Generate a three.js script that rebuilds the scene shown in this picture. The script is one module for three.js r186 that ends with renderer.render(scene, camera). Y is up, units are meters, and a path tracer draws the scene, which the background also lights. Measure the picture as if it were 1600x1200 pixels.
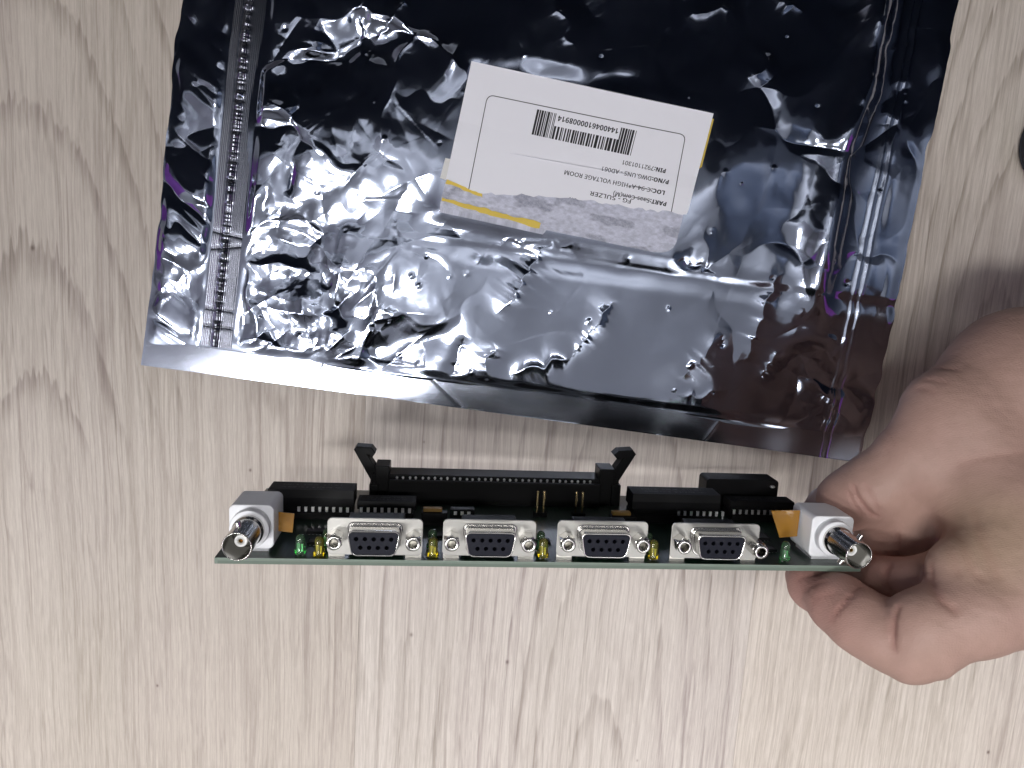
import * as THREE from 'three';
import { RoundedBoxGeometry } from 'three/addons/geometries/RoundedBoxGeometry.js';
import { RectAreaLightUniformsLib } from 'three/addons/lights/RectAreaLightUniformsLib.js';
import { mergeGeometries, mergeVertices, toCreasedNormals } from 'three/addons/utils/BufferGeometryUtils.js';

// ---------------------------------------------------------------- camera, lamps, exposure
const TILT = Math.atan(200 / 1202), CT = Math.cos(TILT), ST = Math.sin(TILT);
const scene = new THREE.Scene();
scene.background = new THREE.Color(0.02, 0.02, 0.022);
const camera = new THREE.PerspectiveCamera(2 * Math.atan(600 / 1202) * 180 / Math.PI, 4 / 3, 0.02, 20);
camera.position.set(0, 0.36, 0);
camera.up.set(0, 0, -1);
camera.lookAt(0, 0.36 - CT, ST);
const renderer = new THREE.WebGLRenderer({ antialias: true });
renderer.toneMapping = THREE.LinearToneMapping;
renderer.toneMappingExposure = 0.77;
renderer.shadowMap.enabled = true;
RectAreaLightUniformsLib.init();

const CEILING = 2.35, HANG = 1.96;   // metres above the table top
// unseen lamps below the ceiling, placed for the light on the table: centre x, z, length along x, width along z, light, colour
const LAMPS = [
  { x: -0.58, z: 0.33, l: 0.50, w: 0.18, power: 66, up: 4, color: [1, 0.99, 0.99] },
  { x: -1.45, z: 0.80, l: 0.75, w: 0.16, power: 46, up: 12, color: [1, 0.99, 0.99] },
  { x: 0.15, z: -0.39, l: 1.2, w: 0.26, power: 47, up: 4, color: [1, 0.985, 0.98] },
  { x: 0.9, z: 1.3, l: 0.75, w: 0.10, power: 3, up: 75, color: [1, 0.99, 0.99] },  // mostly an uplight, brightens the ceiling that the bag mirrors
];

// ---------------------------------------------------------------- small helpers
const V3 = (x, y, z) => new THREE.Vector3(x, y, z);
const clamp = (x, a = 0, b = 1) => Math.min(b, Math.max(a, x));
const lerp = (a, b, t) => a + (b - a) * t;
const smooth = (a, b, x) => { const t = clamp((x - a) / (b - a)); return t * t * (3 - 2 * t); };
function rng(seed) { let a = seed >>> 0; return () => { a = (a + 0x6D2B79F5) | 0; let t = Math.imul(a ^ (a >>> 15), 1 | a); t = (t + Math.imul(t ^ (t >>> 7), 61 | t)) ^ t; return ((t ^ (t >>> 14)) >>> 0) / 4294967296; }; }
function hash(x, y, k = 0) { let h = Math.imul(x | 0, 374761393) ^ Math.imul(y | 0, 668265263) ^ Math.imul(k | 0, 2246822519); h = Math.imul(h ^ (h >>> 13), 1274126177); h ^= h >>> 16; return (h >>> 0) / 4294967296; }
function noise(x, y, k = 0) {   // smooth value noise, -1..1
  const ix = Math.floor(x), iy = Math.floor(y), fx = x - ix, fy = y - iy;
  const u = fx * fx * fx * (fx * (fx * 6 - 15) + 10), v = fy * fy * fy * (fy * (fy * 6 - 15) + 10);
  const a = hash(ix, iy, k), b = hash(ix + 1, iy, k), c = hash(ix, iy + 1, k), d = hash(ix + 1, iy + 1, k);
  return 2 * (a + (b - a) * u + (c - a) * v + (a - b - c + d) * u * v) - 1;
}
const fbm = (x, y, k, n = 3) => { let s = 0, a = 0.5; for (let i = 0; i < n; i++) { s += a * noise(x, y, k + i); x *= 2.03; y *= 2.03; a *= 0.5; } return s; };
function cells(x, y, k) {       // two nearest cell points: [F1, F2, id x, id y, offset x, offset y]
  const ix = Math.floor(x), iy = Math.floor(y);
  let f1 = 9, f2 = 9, cx = 0, cy = 0, ox = 0, oy = 0;
  for (let j = -1; j <= 1; j++) for (let i = -1; i <= 1; i++) {
    const X = ix + i, Y = iy + j, dx = x - X - 0.1 - 0.8 * hash(X, Y, k), dy = y - Y - 0.1 - 0.8 * hash(X, Y, k + 1), d = Math.sqrt(dx * dx + dy * dy);
    if (d < f1) { f2 = f1; f1 = d; cx = X; cy = Y; ox = dx; oy = dy; } else if (d < f2) f2 = d;
  }
  return [f1, f2, cx, cy, ox, oy];
}
// the point at view depth (m) behind a spot of the 1600 x 1200 photograph, and the point there at height h
const RAY = (px, py) => { const u = (px - 800) / 1202, v = (py - 600) / 1202; return V3(u, v * ST - CT, v * CT + ST); };
const at = (px, py, depth) => RAY(px, py).multiplyScalar(depth).add(camera.position);
const onHeight = (px, py, h) => { const r = RAY(px, py); return r.multiplyScalar((h - 0.36) / r.y).add(camera.position); };

const taken = new Map();
function numbered(name) { const n = taken.get(name) ?? 0; taken.set(name, n + 1); return n ? `${name}_${String(n).padStart(3, '0')}` : name; }
function flat(geos) {
  const list = (Array.isArray(geos) ? geos : [geos]).map((g) => {
    const h = g.index ? g.toNonIndexed() : g.clone();
    for (const k of Object.keys(h.attributes)) if (!['position', 'normal', 'uv'].includes(k)) h.deleteAttribute(k);
    if (!h.attributes.uv) h.setAttribute('uv', new THREE.BufferAttribute(new Float32Array(h.attributes.position.count * 2), 2));
    if (!h.attributes.normal) h.computeVertexNormals();
    return h;
  });
  return list.length > 1 ? mergeGeometries(list) : list[0];
}
function mesh(name, geometry, material, parent) {
  const m = new THREE.Mesh(geometry, material);
  m.name = parent === scene ? numbered(name) : name;
  m.castShadow = m.receiveShadow = true;
  parent.add(m);
  return m;
}
const MM = 0.001;
const part = (name, geos, material, parent) => mesh(name, flat(geos).scale(MM, MM, MM), material, parent);
function tag(o, label, category, group) { o.userData = { label, category, ...(group ? { group } : {}) }; return o; }
function structure(o) { o.userData.kind = 'structure'; return o; }
function pixelMap(w, h, fn, { srgb = true, repeat = false } = {}) {   // fn(x, y) -> [r, g, b] 0..255, row 0 at v = 0
  const data = new Uint8Array(w * h * 4);
  for (let y = 0, o = 0; y < h; y++) for (let x = 0; x < w; x++, o += 4) { const c = fn(x, y); data[o] = clamp(c[0], 0, 255); data[o + 1] = clamp(c[1], 0, 255); data[o + 2] = clamp(c[2], 0, 255); data[o + 3] = 255; }
  const t = new THREE.DataTexture(data, w, h);
  t.magFilter = t.minFilter = THREE.LinearFilter;
  if (srgb) t.colorSpace = THREE.SRGBColorSpace;
  if (repeat) t.wrapS = t.wrapT = THREE.RepeatWrapping;
  t.needsUpdate = true;
  return t;
}
const std = (color, roughness, metalness = 0, more = {}) => new THREE.MeshStandardMaterial({ color: Array.isArray(color) ? new THREE.Color(...color) : color, roughness, metalness, ...more });
const box = (x0, x1, y0, y1, z0, z1, r = 0) => (r ? new RoundedBoxGeometry(x1 - x0, y1 - y0, z1 - z0, 2, r) : new THREE.BoxGeometry(x1 - x0, y1 - y0, z1 - z0)).translate((x0 + x1) / 2, (y0 + y1) / 2, (z0 + z1) / 2);
const poly = (pts) => new THREE.Shape(pts.map(([x, y]) => new THREE.Vector2(x, y)));
const extrude = (shape, z0, z1, bevel = 0, seg = 12) => new THREE.ExtrudeGeometry(shape, { depth: z1 - z0 - 2 * bevel, bevelEnabled: bevel > 0, bevelSize: bevel, bevelThickness: bevel, bevelOffset: -bevel, bevelSegments: 2, curveSegments: seg }).translate(0, 0, z0 + bevel);
function roundRect(w, h, r, cx = 0, cy = 0) {
  const s = new THREE.Shape(), x = cx - w / 2, y = cy - h / 2;
  s.moveTo(x + r, y); s.lineTo(x + w - r, y); s.absarc(x + w - r, y + r, r, -Math.PI / 2, 0); s.lineTo(x + w, y + h - r); s.absarc(x + w - r, y + h - r, r, 0, Math.PI / 2);
  s.lineTo(x + r, y + h); s.absarc(x + r, y + h - r, r, Math.PI / 2, Math.PI); s.lineTo(x, y + r); s.absarc(x + r, y + r, r, Math.PI, 1.5 * Math.PI);
  return s;
}
const hole = (x, y, r) => { const p = new THREE.Path(); p.absarc(x, y, r, 0, Math.PI * 2, true); return p; };
const lathe = (pts, seg = 28) => new THREE.LatheGeometry(pts.map(([x, y]) => new THREE.Vector2(x, y)), seg);   // about y
const latheZ = (pts, seg = 36) => lathe(pts, seg).rotateX(Math.PI / 2);                                       // about z

// ---------------------------------------------------------------- the room the table stands in (out of view; furniture and lamps placed for light and reflections)
{
  const paint = std([0.42, 0.42, 0.42], 0.9), white = std([0.8, 0.8, 0.8], 0.9), dark = std([0.028, 0.042, 0.072], 0.6), floorM = std([0.3, 0.28, 0.26], 0.7);
  const B = (x0, x1, y0, y1, z0, z1) => box(x0, x1, y0, y1, z0, z1);
  structure(mesh('floor', B(-2.4, 2.4, -0.85, -0.75, -1.2, 2.6), floorM, scene));
  structure(mesh('ceiling', B(-2.4, 2.4, CEILING, CEILING + 0.1, -1.2, 2.6), white, scene));
  structure(mesh('wall_back', B(-2.4, 2.4, -0.75, CEILING, -1.2, -1.1), paint, scene));
  structure(mesh('wall_front', B(-2.4, 2.4, -0.75, CEILING, 2.5, 2.6), paint, scene));
  structure(mesh('wall_left', B(-2.4, -2.3, -0.75, CEILING, -1.1, 2.5), paint, scene));
  structure(mesh('wall_right', B(2.3, 2.4, -0.75, CEILING, -1.1, 2.5), paint, scene));
  const dark_blocker = new THREE.Group(); dark_blocker.name = 'unseen_dark_blocker'; scene.add(dark_blocker);  // unseen dark stand-in for a leaning person; shades the table, darkens the bag
  mesh('dark_body', new RoundedBoxGeometry(2.2, 0.62, 0.64, 2, 0.006).translate(0, 0.81, -0.48), dark, dark_blocker);
  for (let i = 0; i < 4; i++) mesh('dark_front', new RoundedBoxGeometry(0.54, 0.61, 0.018, 2, 0.004).translate(-0.825 + 0.55 * i, 0.81, -0.149), dark, dark_blocker);
  tag(dark_blocker, 'unseen dark navy block over the table, shades the wood and darkens the bag reflection', 'dark_blocker');
  const tall = new THREE.Group(); tall.name = 'unseen_cabinet'; scene.add(tall);  // out of view, placed to darken the right side of the bag
  mesh('dark_body', new RoundedBoxGeometry(0.5, 2.9, 1.1, 2, 0.006).translate(1.15, 0.7, 0.15), dark, tall);
  for (let i = 0; i < 2; i++) mesh('dark_front', new RoundedBoxGeometry(0.018, 2.84, 0.53, 2, 0.004).translate(0.89, 0.7, -0.12 + 0.55 * i), dark, tall);
  mesh('unseen_violet_cloth', new RoundedBoxGeometry(0.012, 0.7, 0.3, 2, 0.004).translate(0.872, 0.55, 0.28), std([0.26, 0.06, 0.34], 0.9), tall);  // unseen cloth, placed for violet reflections in the bag
  tag(tall, 'unseen tall dark navy cabinet at the right, placed to darken what the bag mirrors', 'cabinet');
  const unseen_curtain = new THREE.Group(); unseen_curtain.name = 'unseen_curtain'; scene.add(unseen_curtain);  // out of view on the left wall, placed to reflect violet in the bag
  for (let i = 0; i < 9; i++) mesh('unseen_curtain_fold', new THREE.CylinderGeometry(0.07, 0.075, 2.3, 16).scale(0.5, 1, 1).translate(-2.25, 0.45, -0.35 + i * 0.13), std([0.24, 0.07, 0.36], 0.9), unseen_curtain);
  tag(unseen_curtain, 'unseen violet hanging on the left wall, placed to tint what the bag mirrors', 'unseen_curtain');
  const glow = std([0.9, 0.9, 0.9], 0.4, 0, { emissive: new THREE.Color(1, 0.99, 0.98), emissiveIntensity: 3 }), shell = std([0.8, 0.8, 0.8], 0.5);
  LAMPS.forEach(({ x, z, l, w, power, up, color }, i) => {
    const g = new THREE.Group(); g.name = numbered('unseen_ceiling_lamp'); scene.add(g); g.position.set(x, HANG + 0.06, z);
    mesh('lamp_housing', new RoundedBoxGeometry(l + 0.04, 0.05, w + 0.04, 2, 0.008).translate(0, -0.026, 0), shell, g);
    mesh('lamp_diffuser', new THREE.BoxGeometry(l, 0.01, w).translate(0, -0.056, 0), glow, g);
    mesh('top_diffuser', new THREE.BoxGeometry(l, 0.01, w).translate(0, 0.004, 0), glow, g);
    for (const k of [-1, 1]) mesh('suspension_wire', new THREE.CylinderGeometry(0.0015, 0.0015, CEILING - HANG - 0.06, 6).translate(k * l * 0.45, (CEILING - HANG - 0.06) / 2, 0), shell, g);
    tag(g, ['unseen tube lamp, placed to light the table and bag from the left', 'unseen tube lamp furthest to the left, placed for the sheen on the wood', 'unseen wide panel lamp, placed to light the near part of the table', 'unseen uplight at the front right, placed to brighten the ceiling mirrored in the bag'][i], 'lamp');
    const L = new THREE.RectAreaLight(new THREE.Color(...color), power, l, w);
    L.position.set(x, HANG - 0.008, z); L.lookAt(x, 0, z); scene.add(L);
    const U = new THREE.RectAreaLight(new THREE.Color(...color), up, l, w);  // unseen upward light, set to brighten the ceiling mirrored in the bag
    U.position.set(x, HANG + 0.072, z); U.lookAt(x, CEILING + 1, z); scene.add(U);
  });
}

// ---------------------------------------------------------------- the table top: three wood-print planks in view and their neighbours
const GRAIN = -3.6 * Math.PI / 180;   // the planks run a little off the picture's vertical
{
  const W = 0.1955, LEN = 0.72, TW = 1024, TH = 2048;
  const top = new THREE.Group(); top.name = 'tabletop'; scene.add(top); structure(top);
  top.rotation.y = GRAIN; top.position.set(-0.0818 + 0.2613 * Math.tan(-GRAIN) * 1, 0, 0);
  // per plank: pith line across (m), depth of the cut below it, taper along, ring spacing, strength of rings, tone
  const kinds = [
    { pith: 0.040, depth: 0.004, taper: 0.20, from: 0.30, ring: 0.0105, rings: 0.9, until: 0.07, fig: 11, tone: [182, 173, 163], warm: 0.8 },  // left plank: dimmer light there is put into its darker tone
    { pith: 0.128, depth: 0.006, taper: 0.15, from: 0.30, ring: 0.011, rings: 0.6, until: 0.5, fig: 23, tone: [195, 187, 179], warm: 0.75 },
    { pith: 0.095, depth: 0.003, taper: 0.19, from: 0.03, ring: 0.0095, rings: 1.05, until: 0.16, fig: 37, tone: [195, 186, 176], warm: 0.85 },
  ];
  const made = kinds.map((k, n) => {
    const height = new Float32Array(TW * TH), col = new Uint8Array(TW * TH * 4);
    const R = rng(100 + n), specks = Array.from({ length: 9 }, () => [R() * W, -0.12 + R() * 0.4, 0.0005 + 0.0009 * R() * R(), 0.15 + 0.3 * R()]);
    const spot = (p, q) => { let v = 0; for (const c of specks) { const dx = p - c[0], dy = (q - c[1]) * 0.8; if (Math.abs(dx) < 0.003 && Math.abs(dy) < 0.003) v += c[3] * Math.exp(-(dx * dx + dy * dy) / (c[2] * c[2])); } return v; };
    for (let y = 0; y < TH; y++) for (let x = 0; x < TW; x++) {
      const p = x / TW * W, q = y / TH * LEN - 0.3;          // across, along (m)
      const wp = p + 0.0030 * noise(p * 9, q * 4, k.fig) + 0.0007 * noise(p * 50, q * 11, k.fig + 1) + 0.00025 * noise(p * 260, q * 40, k.fig + 2);
      const wander = 0.0007 * noise(p * 40, q * 18, 71) + 0.00025 * noise(p * 150, q * 60, 72);
      const a = wp - k.pith, b = k.depth + Math.max(0, k.from - q) * k.taper;
      const R0 = Math.sqrt(a * a + b * b) + 0.0012 * noise(p * 22, q * 5, k.fig + 3) + 0.0004 * noise(p * 160, q * 60, k.fig + 4);
      const jag = 0.0008 * noise((wp + wander) * 700, q * 16, k.fig + 21), ph = (R0 + jag) / k.ring + 0.25 * noise(R0 * 55, 2, k.fig + 6), fr = ph - Math.floor(ph);
      const late = (1 - smooth(k.until, k.until + 0.05, q + 0.6 * Math.abs(p - k.pith) - 0.02)) * smooth(0.68, 0.95, fr) * (1 - smooth(0.95, 1.0, fr)) * (0.75 + 0.25 * noise(ph * 0.9, 3, k.fig + 5));
      // pores: thin dark dashes along the grain, and the paler fibres between them
      const s1 = noise((wp + wander) * 880, q * 14, k.fig + 7), s2 = noise((wp + wander) * 1900, q * 60, k.fig + 8), s3 = noise(wp * 260 + 5, q * 6, k.fig + 9), s4 = noise(wp * 2700, q * 200, k.fig + 13), s5 = noise((wp + wander) * 1350, q * 22, k.fig + 14);
      const line3 = smooth(0.82, 0.96, 1 - Math.abs(noise((wp + wander) * 560, q * 10, k.fig + 24)));
      const line1 = smooth(0.80, 0.97, 1 - Math.abs(noise((wp + wander) * 430, q * 7, k.fig + 16))), line2 = smooth(0.78, 0.97, 1 - Math.abs(noise((wp + wander) * 800, q * 13, k.fig + 17)));
      const gate = 0.7 + 0.3 * noise(p * 130, q * 18, k.fig + 15);
      const pore = (0.30 * smooth(0.0, 0.6, s1) + 0.34 * smooth(0.05, 0.6, s5)) * (0.45 + 0.55 * gate) * (0.8 + 0.3 * late) + 0.3 * smooth(0.2, 0.8, s2) + (1.35 * line1 * (0.62 + 0.38 * noise(p * 70, q * 7, k.fig + 18)) + 1.25 * line2 * (0.6 + 0.4 * noise(p * 90, q * 9, k.fig + 19))) * (0.7 + 0.35 * late);
      const pores = 1.25 * (1 - Math.exp(-pore / 0.85));
      const broad = fbm(p * 14, q * 3, k.fig + 10, 3);
      const patch = fbm(p * 40, q * 14, k.fig + 11, 2);
      let d = 0.19 * k.rings * late * (0.65 + 0.3 * smooth(-0.3, 0.5, s5) + 0.3 * smooth(-0.3, 0.5, s1)) + 0.098 * pores + 0.03 * (s3 * 0.5 + 0.5) + 0.03 * broad + 0.012 * patch + 0.024 * s4 + 0.05 * (hash(x, (y + 7 * (hash(x, 1, 8) * 9 | 0)) >> 4, 93) - 0.5) + 0.085 * line3 * (0.6 + 0.4 * noise(p * 80, q * 8, k.fig + 23)) + spot(p, q);
      const pink = clamp(0.62 + 0.35 * fbm(p * 30, q * 9, k.fig + 12, 2));
      const fl = 1 - d, o = (y * TW + x) * 4;
      col[o] = clamp(k.tone[0] * (fl + 0.05), 0, 255);
      col[o + 1] = clamp(k.tone[1] * (fl + 0.05 - d * 0.16 * pink), 0, 255);
      col[o + 2] = clamp(k.tone[2] * (fl + 0.05 - d * (0.30 * k.warm - 0.18 * pink)), 0, 255);
      col[o + 3] = 255;
      height[y * TW + x] = 0.75 - 0.45 * pore - 0.12 * late + 0.12 * s2 + 0.10 * noise(p * 1500, q * 900, 91);
    }
    const map = new THREE.DataTexture(col, TW, TH); map.colorSpace = THREE.SRGBColorSpace; map.magFilter = map.minFilter = THREE.LinearFilter; map.needsUpdate = true;
    const hb = new Uint8Array(TW * TH * 4);
    for (let i = 0; i < TW * TH; i++) { const v = clamp(height[i] * 200, 0, 255); hb[i * 4] = v; hb[i * 4 + 1] = clamp(110 + (1 - height[i]) * 70, 0, 255); hb[i * 4 + 2] = 0; hb[i * 4 + 3] = 255; }
    const bump = new THREE.DataTexture(hb, TW, TH); bump.magFilter = bump.minFilter = THREE.LinearFilter; bump.needsUpdate = true;
    return std([1, 1, 1], 1, 0, { map, bumpMap: bump, bumpScale: 0.00016, roughnessMap: bump });
  });
  const g = new RoundedBoxGeometry(W - 0.00008, 0.02, LEN, 2, 0.00012).translate(W / 2, -0.01, LEN / 2 - 0.3);
  const P = g.attributes.position, uv = g.attributes.uv;
  for (let i = 0; i < P.count; i++) uv.setXY(i, P.getX(i) / W, (P.getZ(i) + 0.3) / LEN);
  for (let i = -3; i <= 3; i++) {
    const m = mesh('plank', g, made[((i + 1) % 3 + 3) % 3], top);
    m.position.x = i * W;
  }
}

// ---------------------------------------------------------------- the metallised bag
const BAG = { bl: [-0.174, 0.0507], br: [0.1683, 0.0981], tr: [0.2025, -0.1596], tl: [-0.1278, -0.205], w: 345, h: 260 };
const bagXZ = (a, b) => [0, 1].map((i) => lerp(lerp(BAG.bl[i], BAG.br[i], a), lerp(BAG.tl[i], BAG.tr[i], a), b));
// label plane: height under the label is nearly even
const LABEL = { tl: onHeight(737, 97, 0.0070), tr: onHeight(1114, 178, 0.0070), bl: onHeight(688, 325, 0.0070) };
// larger dents in the smoother parts: place, direction, half length, width, height
const dir = (deg) => [Math.cos(deg * Math.PI / 180), Math.sin(deg * Math.PI / 180)];
const dents = [[172, 66, ...dir(64), 24, 5.5, 1.3], [205, 46, ...dir(58), 19, 4, 0.9], [186, 26, ...dir(24), 17, 3.5, 1.1], [146, 24, ...dir(80), 12, 4, -0.7], [160, 24, ...dir(84), 11, 3.5, 0.7], [258, 40, ...dir(55), 15, 6, 0.7], [262, 22, ...dir(8), 14, 3.5, 0.6], [283, 62, ...dir(78), 26, 4.5, 0.9], [292, 40, ...dir(60), 10, 3, 0.6], [240, 82, ...dir(-6), 26, 1.6, -0.6], [180, 82, ...dir(4), 28, 1.4, 0.5], [120, 205, ...dir(30), 26, 8, 2.4], [200, 203, ...dir(14), 30, 8, 2.8], [132, 150, ...dir(-38), 18, 8, 2.6], [262, 170, ...dir(60), 8, 4, 1.2], [158, 196, ...dir(-58), 42, 6, 1.6], [168, 200, ...dir(-50), 36, 5, -1.3], [255, 205, ...dir(-30), 30, 8, 1.8], [235, 190, ...dir(10), 14, 5, 1.3], [95, 170, ...dir(70), 16, 5, 1.6]];
const creases = [], pimples = [];
{
  const R = rng(77);
  for (let i = 0; i < 95; i++) {
    const left = R() < 0.5, s = left ? 55 + 75 * R() : 40 + 290 * R(), t = left ? 14 + 110 * R() : 10 + 230 * R(), ang = R() * Math.PI, len = 8 + 34 * R() * R();
    creases.push([s, t, Math.cos(ang), Math.sin(ang), len, (R() < 0.5 ? -1 : 1) * (0.15 + 0.75 * R() * R()) * (left ? 1.25 : 0.9), 1.6 + 4.5 * R()]);
  }
  for (let i = 0; i < 80; i++) pimples.push([30 + 300 * R(), 15 + 225 * R(), 0.5 + 1.0 * R(), (R() < 0.7 ? 1 : -1) * (0.12 + 0.3 * R())]);
}
const zipS = (t) => 33.5 - 0.012 * t;    // centre of the zip strip, mm from the left edge
function bagHeight(s, t, detail = 1) {   // mm above the table
  const eL = s, eR = 345 - s;
  const fold = -0.5 * smooth(66, 75, t) * smooth(79, 75, t);
  // a plateau above the bottom weld that sinks a little, a fold at 76 mm, then a swell that falls away to the open end
  const swell = t < 76 ? lerp(0.5, 1.3, (t - 13) / 63) : lerp(1.3, 4.1, smooth(76, 122, t)) - 2.4 * smooth(122, 235, t) - 0.012 * Math.max(0, t - 105);
  let h = 0.9 + 0.9 * smooth(9, 12.6, t) * smooth(12, 60, eL) * smooth(20, 70, eR) + swell * smooth(12.6, 17, t) * smooth(12, 70, eL) * smooth(20, 100, eR) + fold * smooth(90, 150, s);
  // low swells
  h += 1.3 * fbm(s / 70, t / 55, 5, 2) * smooth(14, 40, t) * smooth(40, 70, eL);
  // the rolled bulge beside the right side seal
  const roll = s - (307 + 6 * noise(t / 45, 1, 31) - 0.05 * (t - 100));
  h += (5.2 + 2.2 * noise(t / 26, 4, 32)) * Math.exp(-(roll * roll) / 60) * smooth(40, 90, t);
  const under = labelMask(s, t);
  // how crumpled each region is
  const nearZip = Math.exp(-(((s - 66) / 30) ** 2)), low = smooth(90, 20, t);
  let m = 0.34 + 0.75 * nearZip + 0.55 * smooth(190, 90, s) * smooth(105, 40, t) + 0.40 * smooth(85, 130, t) * smooth(330, 200, s) + 0.75 * Math.exp(-((roll / 17) ** 2)) + 0.35 * smooth(0.1, 0.5, fbm(s / 45, t / 45, 9, 2));
  m *= 1 - 0.84 * smooth(125, 165, s) * smooth(84, 70, t) * (1 - smooth(285, 300, s));   // the flat lower middle
  m *= smooth(11, 19, t) * (0.35 + 0.65 * smooth(0, 4, eL)) * smooth(0, 6, eR);
  const zd = Math.abs(s - zipS(t)), free = smooth(7.5, 12, zd);
  m *= free;
  if (detail) {
    const wx = s + 7 * noise(s / 22, t / 22, 41) + 2.2 * noise(s / 8, t / 8, 43), wy = t + 7 * noise(s / 22, t / 22, 42) + 2.2 * noise(s / 8, t / 8, 44);
    let c = cells(wx / 52, wy / 52, 51), e = c[1] - c[0];
    const facet = (c, k, flat) => { const e = Math.min(c[1] - c[0], flat) / flat; return e * (2 - e) * ((hash(c[2], c[3], k) - 0.45) * 1.6 + 2.2 * ((hash(c[2], c[3], k + 1) - 0.5) * c[4] + (hash(c[2], c[3], k + 2) - 0.5) * c[5])); };
    let d = 3.3 * facet(c, 61, 0.8);
    d += 1.15 * facet(cells(wx / 27 + 3, wy / 27, 52), 64, 0.75) * (0.2 + 0.6 * m);
    d += 0.20 * facet(cells(wx / 12.5, wy / 12.5 + 7, 53), 67, 0.8) * smooth(0.55, 1.2, m);
    d += 0.05 * facet(cells(s / 5, t / 5, 54), 70, 0.7) * smooth(0.8, 1.4, m);
    for (const q of creases) {
      const dx = s - q[0], dy = t - q[1];
      if (dx * dx + dy * dy > (q[4] + 14) ** 2) continue;
      const along = dx * q[2] + dy * q[3], across = Math.abs(-dx * q[3] + dy * q[2] + along * along * 0.004);
      if (across < 16) d += q[5] * Math.exp(-across / q[6]) * smooth(q[4], q[4] * 0.2, Math.abs(along));
    }
    h += d * m;
    for (const q of dents) {
      const dx = s - q[0], dy = t - q[1], along = dx * q[2] + dy * q[3], across = -dx * q[3] + dy * q[2];
      if (Math.abs(along) > q[4] || Math.abs(across) > q[5] * 4) continue;
      const jag = across + 2.2 * noise(along / 6, q[0], 91) + 0.8 * noise(along / 2.2, q[1], 92);
      h += q[6] * Math.exp(-Math.abs(jag) / q[5]) * smooth(q[4], q[4] * 0.4, Math.abs(along)) * smooth(13, 17, t);
    }
    for (const q of pimples) { const dx = s - q[0], dy = t - q[1], r2 = (dx * dx + dy * dy) / (q[2] * q[2]); if (r2 < 6) h += q[3] * Math.exp(-r2) * free; }
    h += 0.16 * noise(s / 12, t / 17, 81) * smooth(13, 20, t) * free + 0.035 * noise(s / 3.1, t / 5, 82) * m;
    // the loose outer flap left of the zip ripples across
    if (s < 26) h += free * smooth(8, 22, t) * (1.5 * Math.abs(noise(t / 15 + s / 60, s / 30, 83)) + 0.5 * Math.abs(noise(t / 6 + 0.12 * s, s / 14, 84))) * smooth(0, 6, s);
    // right side: ribbed welded margin
    if (eR < 26) h += 0.6 * Math.exp(-Math.abs(eR - 17) / 1.1) + 0.5 * Math.exp(-Math.abs(eR - 20.5) / 0.9) + 0.9 * Math.abs(noise(t / 17, s / 25, 85)) * smooth(0, 5, eR) * smooth(18, 10, eR);
  }
  h = Math.max(0.5, h);
  return lerp(h, 5.2, under);
}
const labelFrame = (() => {
  const u = LABEL.tr.clone().sub(LABEL.tl), v = LABEL.bl.clone().sub(LABEL.tl), lu = u.length(), lv = v.length();
  return { u: u.normalize(), v: v.normalize(), lu, lv };
})();
function labelMask(s, t) {
  const [x, z] = bagXZ(s / BAG.w, t / BAG.h), d = V3(x - LABEL.tl.x, 0, z - LABEL.tl.z);
  const { u, v, lu, lv } = labelFrame, k = u.dot(v), du = d.dot(u), dv = d.dot(v), a = (du - k * dv) / (1 - k * k) / lu, b = (dv - k * du) / (1 - k * k) / lv;
  return smooth(-0.10, 0.02, a) * smooth(1.10, 0.98, a) * smooth(-0.14, 0.02, b) * smooth(1.14, 1.0, b);
}
function bagSheet(s0, s1, t0, t1, nx, ny, height, color) {
  const pos = new Float32Array((nx + 1) * (ny + 1) * 3), uv = new Float32Array((nx + 1) * (ny + 1) * 2), col = color ? new Float32Array((nx + 1) * (ny + 1) * 3) : null, idx = [];
  for (let j = 0, o = 0; j <= ny; j++) for (let i = 0; i <= nx; i++, o++) {
    const t = lerp(t0, t1, j / ny), S0 = typeof s0 === 'function' ? s0(t) : s0, S1 = typeof s1 === 'function' ? s1(t) : s1, s = lerp(S0, S1, i / nx);
    const wob = (e) => 0.0012 * noise(t / 24, e, 15) + 0.0004 * noise(t / 7, e, 16);
    const [x, z] = bagXZ(s / BAG.w, t / BAG.h), dx = wob(1) * smooth(40, 0, s) + wob(2) * smooth(40, 0, 345 - s) * 1.6;
    pos[o * 3] = x + dx; pos[o * 3 + 1] = height(s, t) * MM; pos[o * 3 + 2] = z;
    uv[o * 2] = s / 100; uv[o * 2 + 1] = t / 100;
    if (col) { const c = color(s, t); col.set(c, o * 3); }
    if (i < nx && j < ny) { const a = o, b = o + 1, c = o + nx + 1, d = c + 1; idx.push(a, b, d, a, d, c); }
  }
  const g = new THREE.BufferGeometry();
  g.setAttribute('position', new THREE.BufferAttribute(pos, 3)); g.setAttribute('uv', new THREE.BufferAttribute(uv, 2));
  if (col) g.setAttribute('color', new THREE.BufferAttribute(col, 3));
  g.setIndex(idx); g.computeVertexNormals();
  return g;
}
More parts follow.
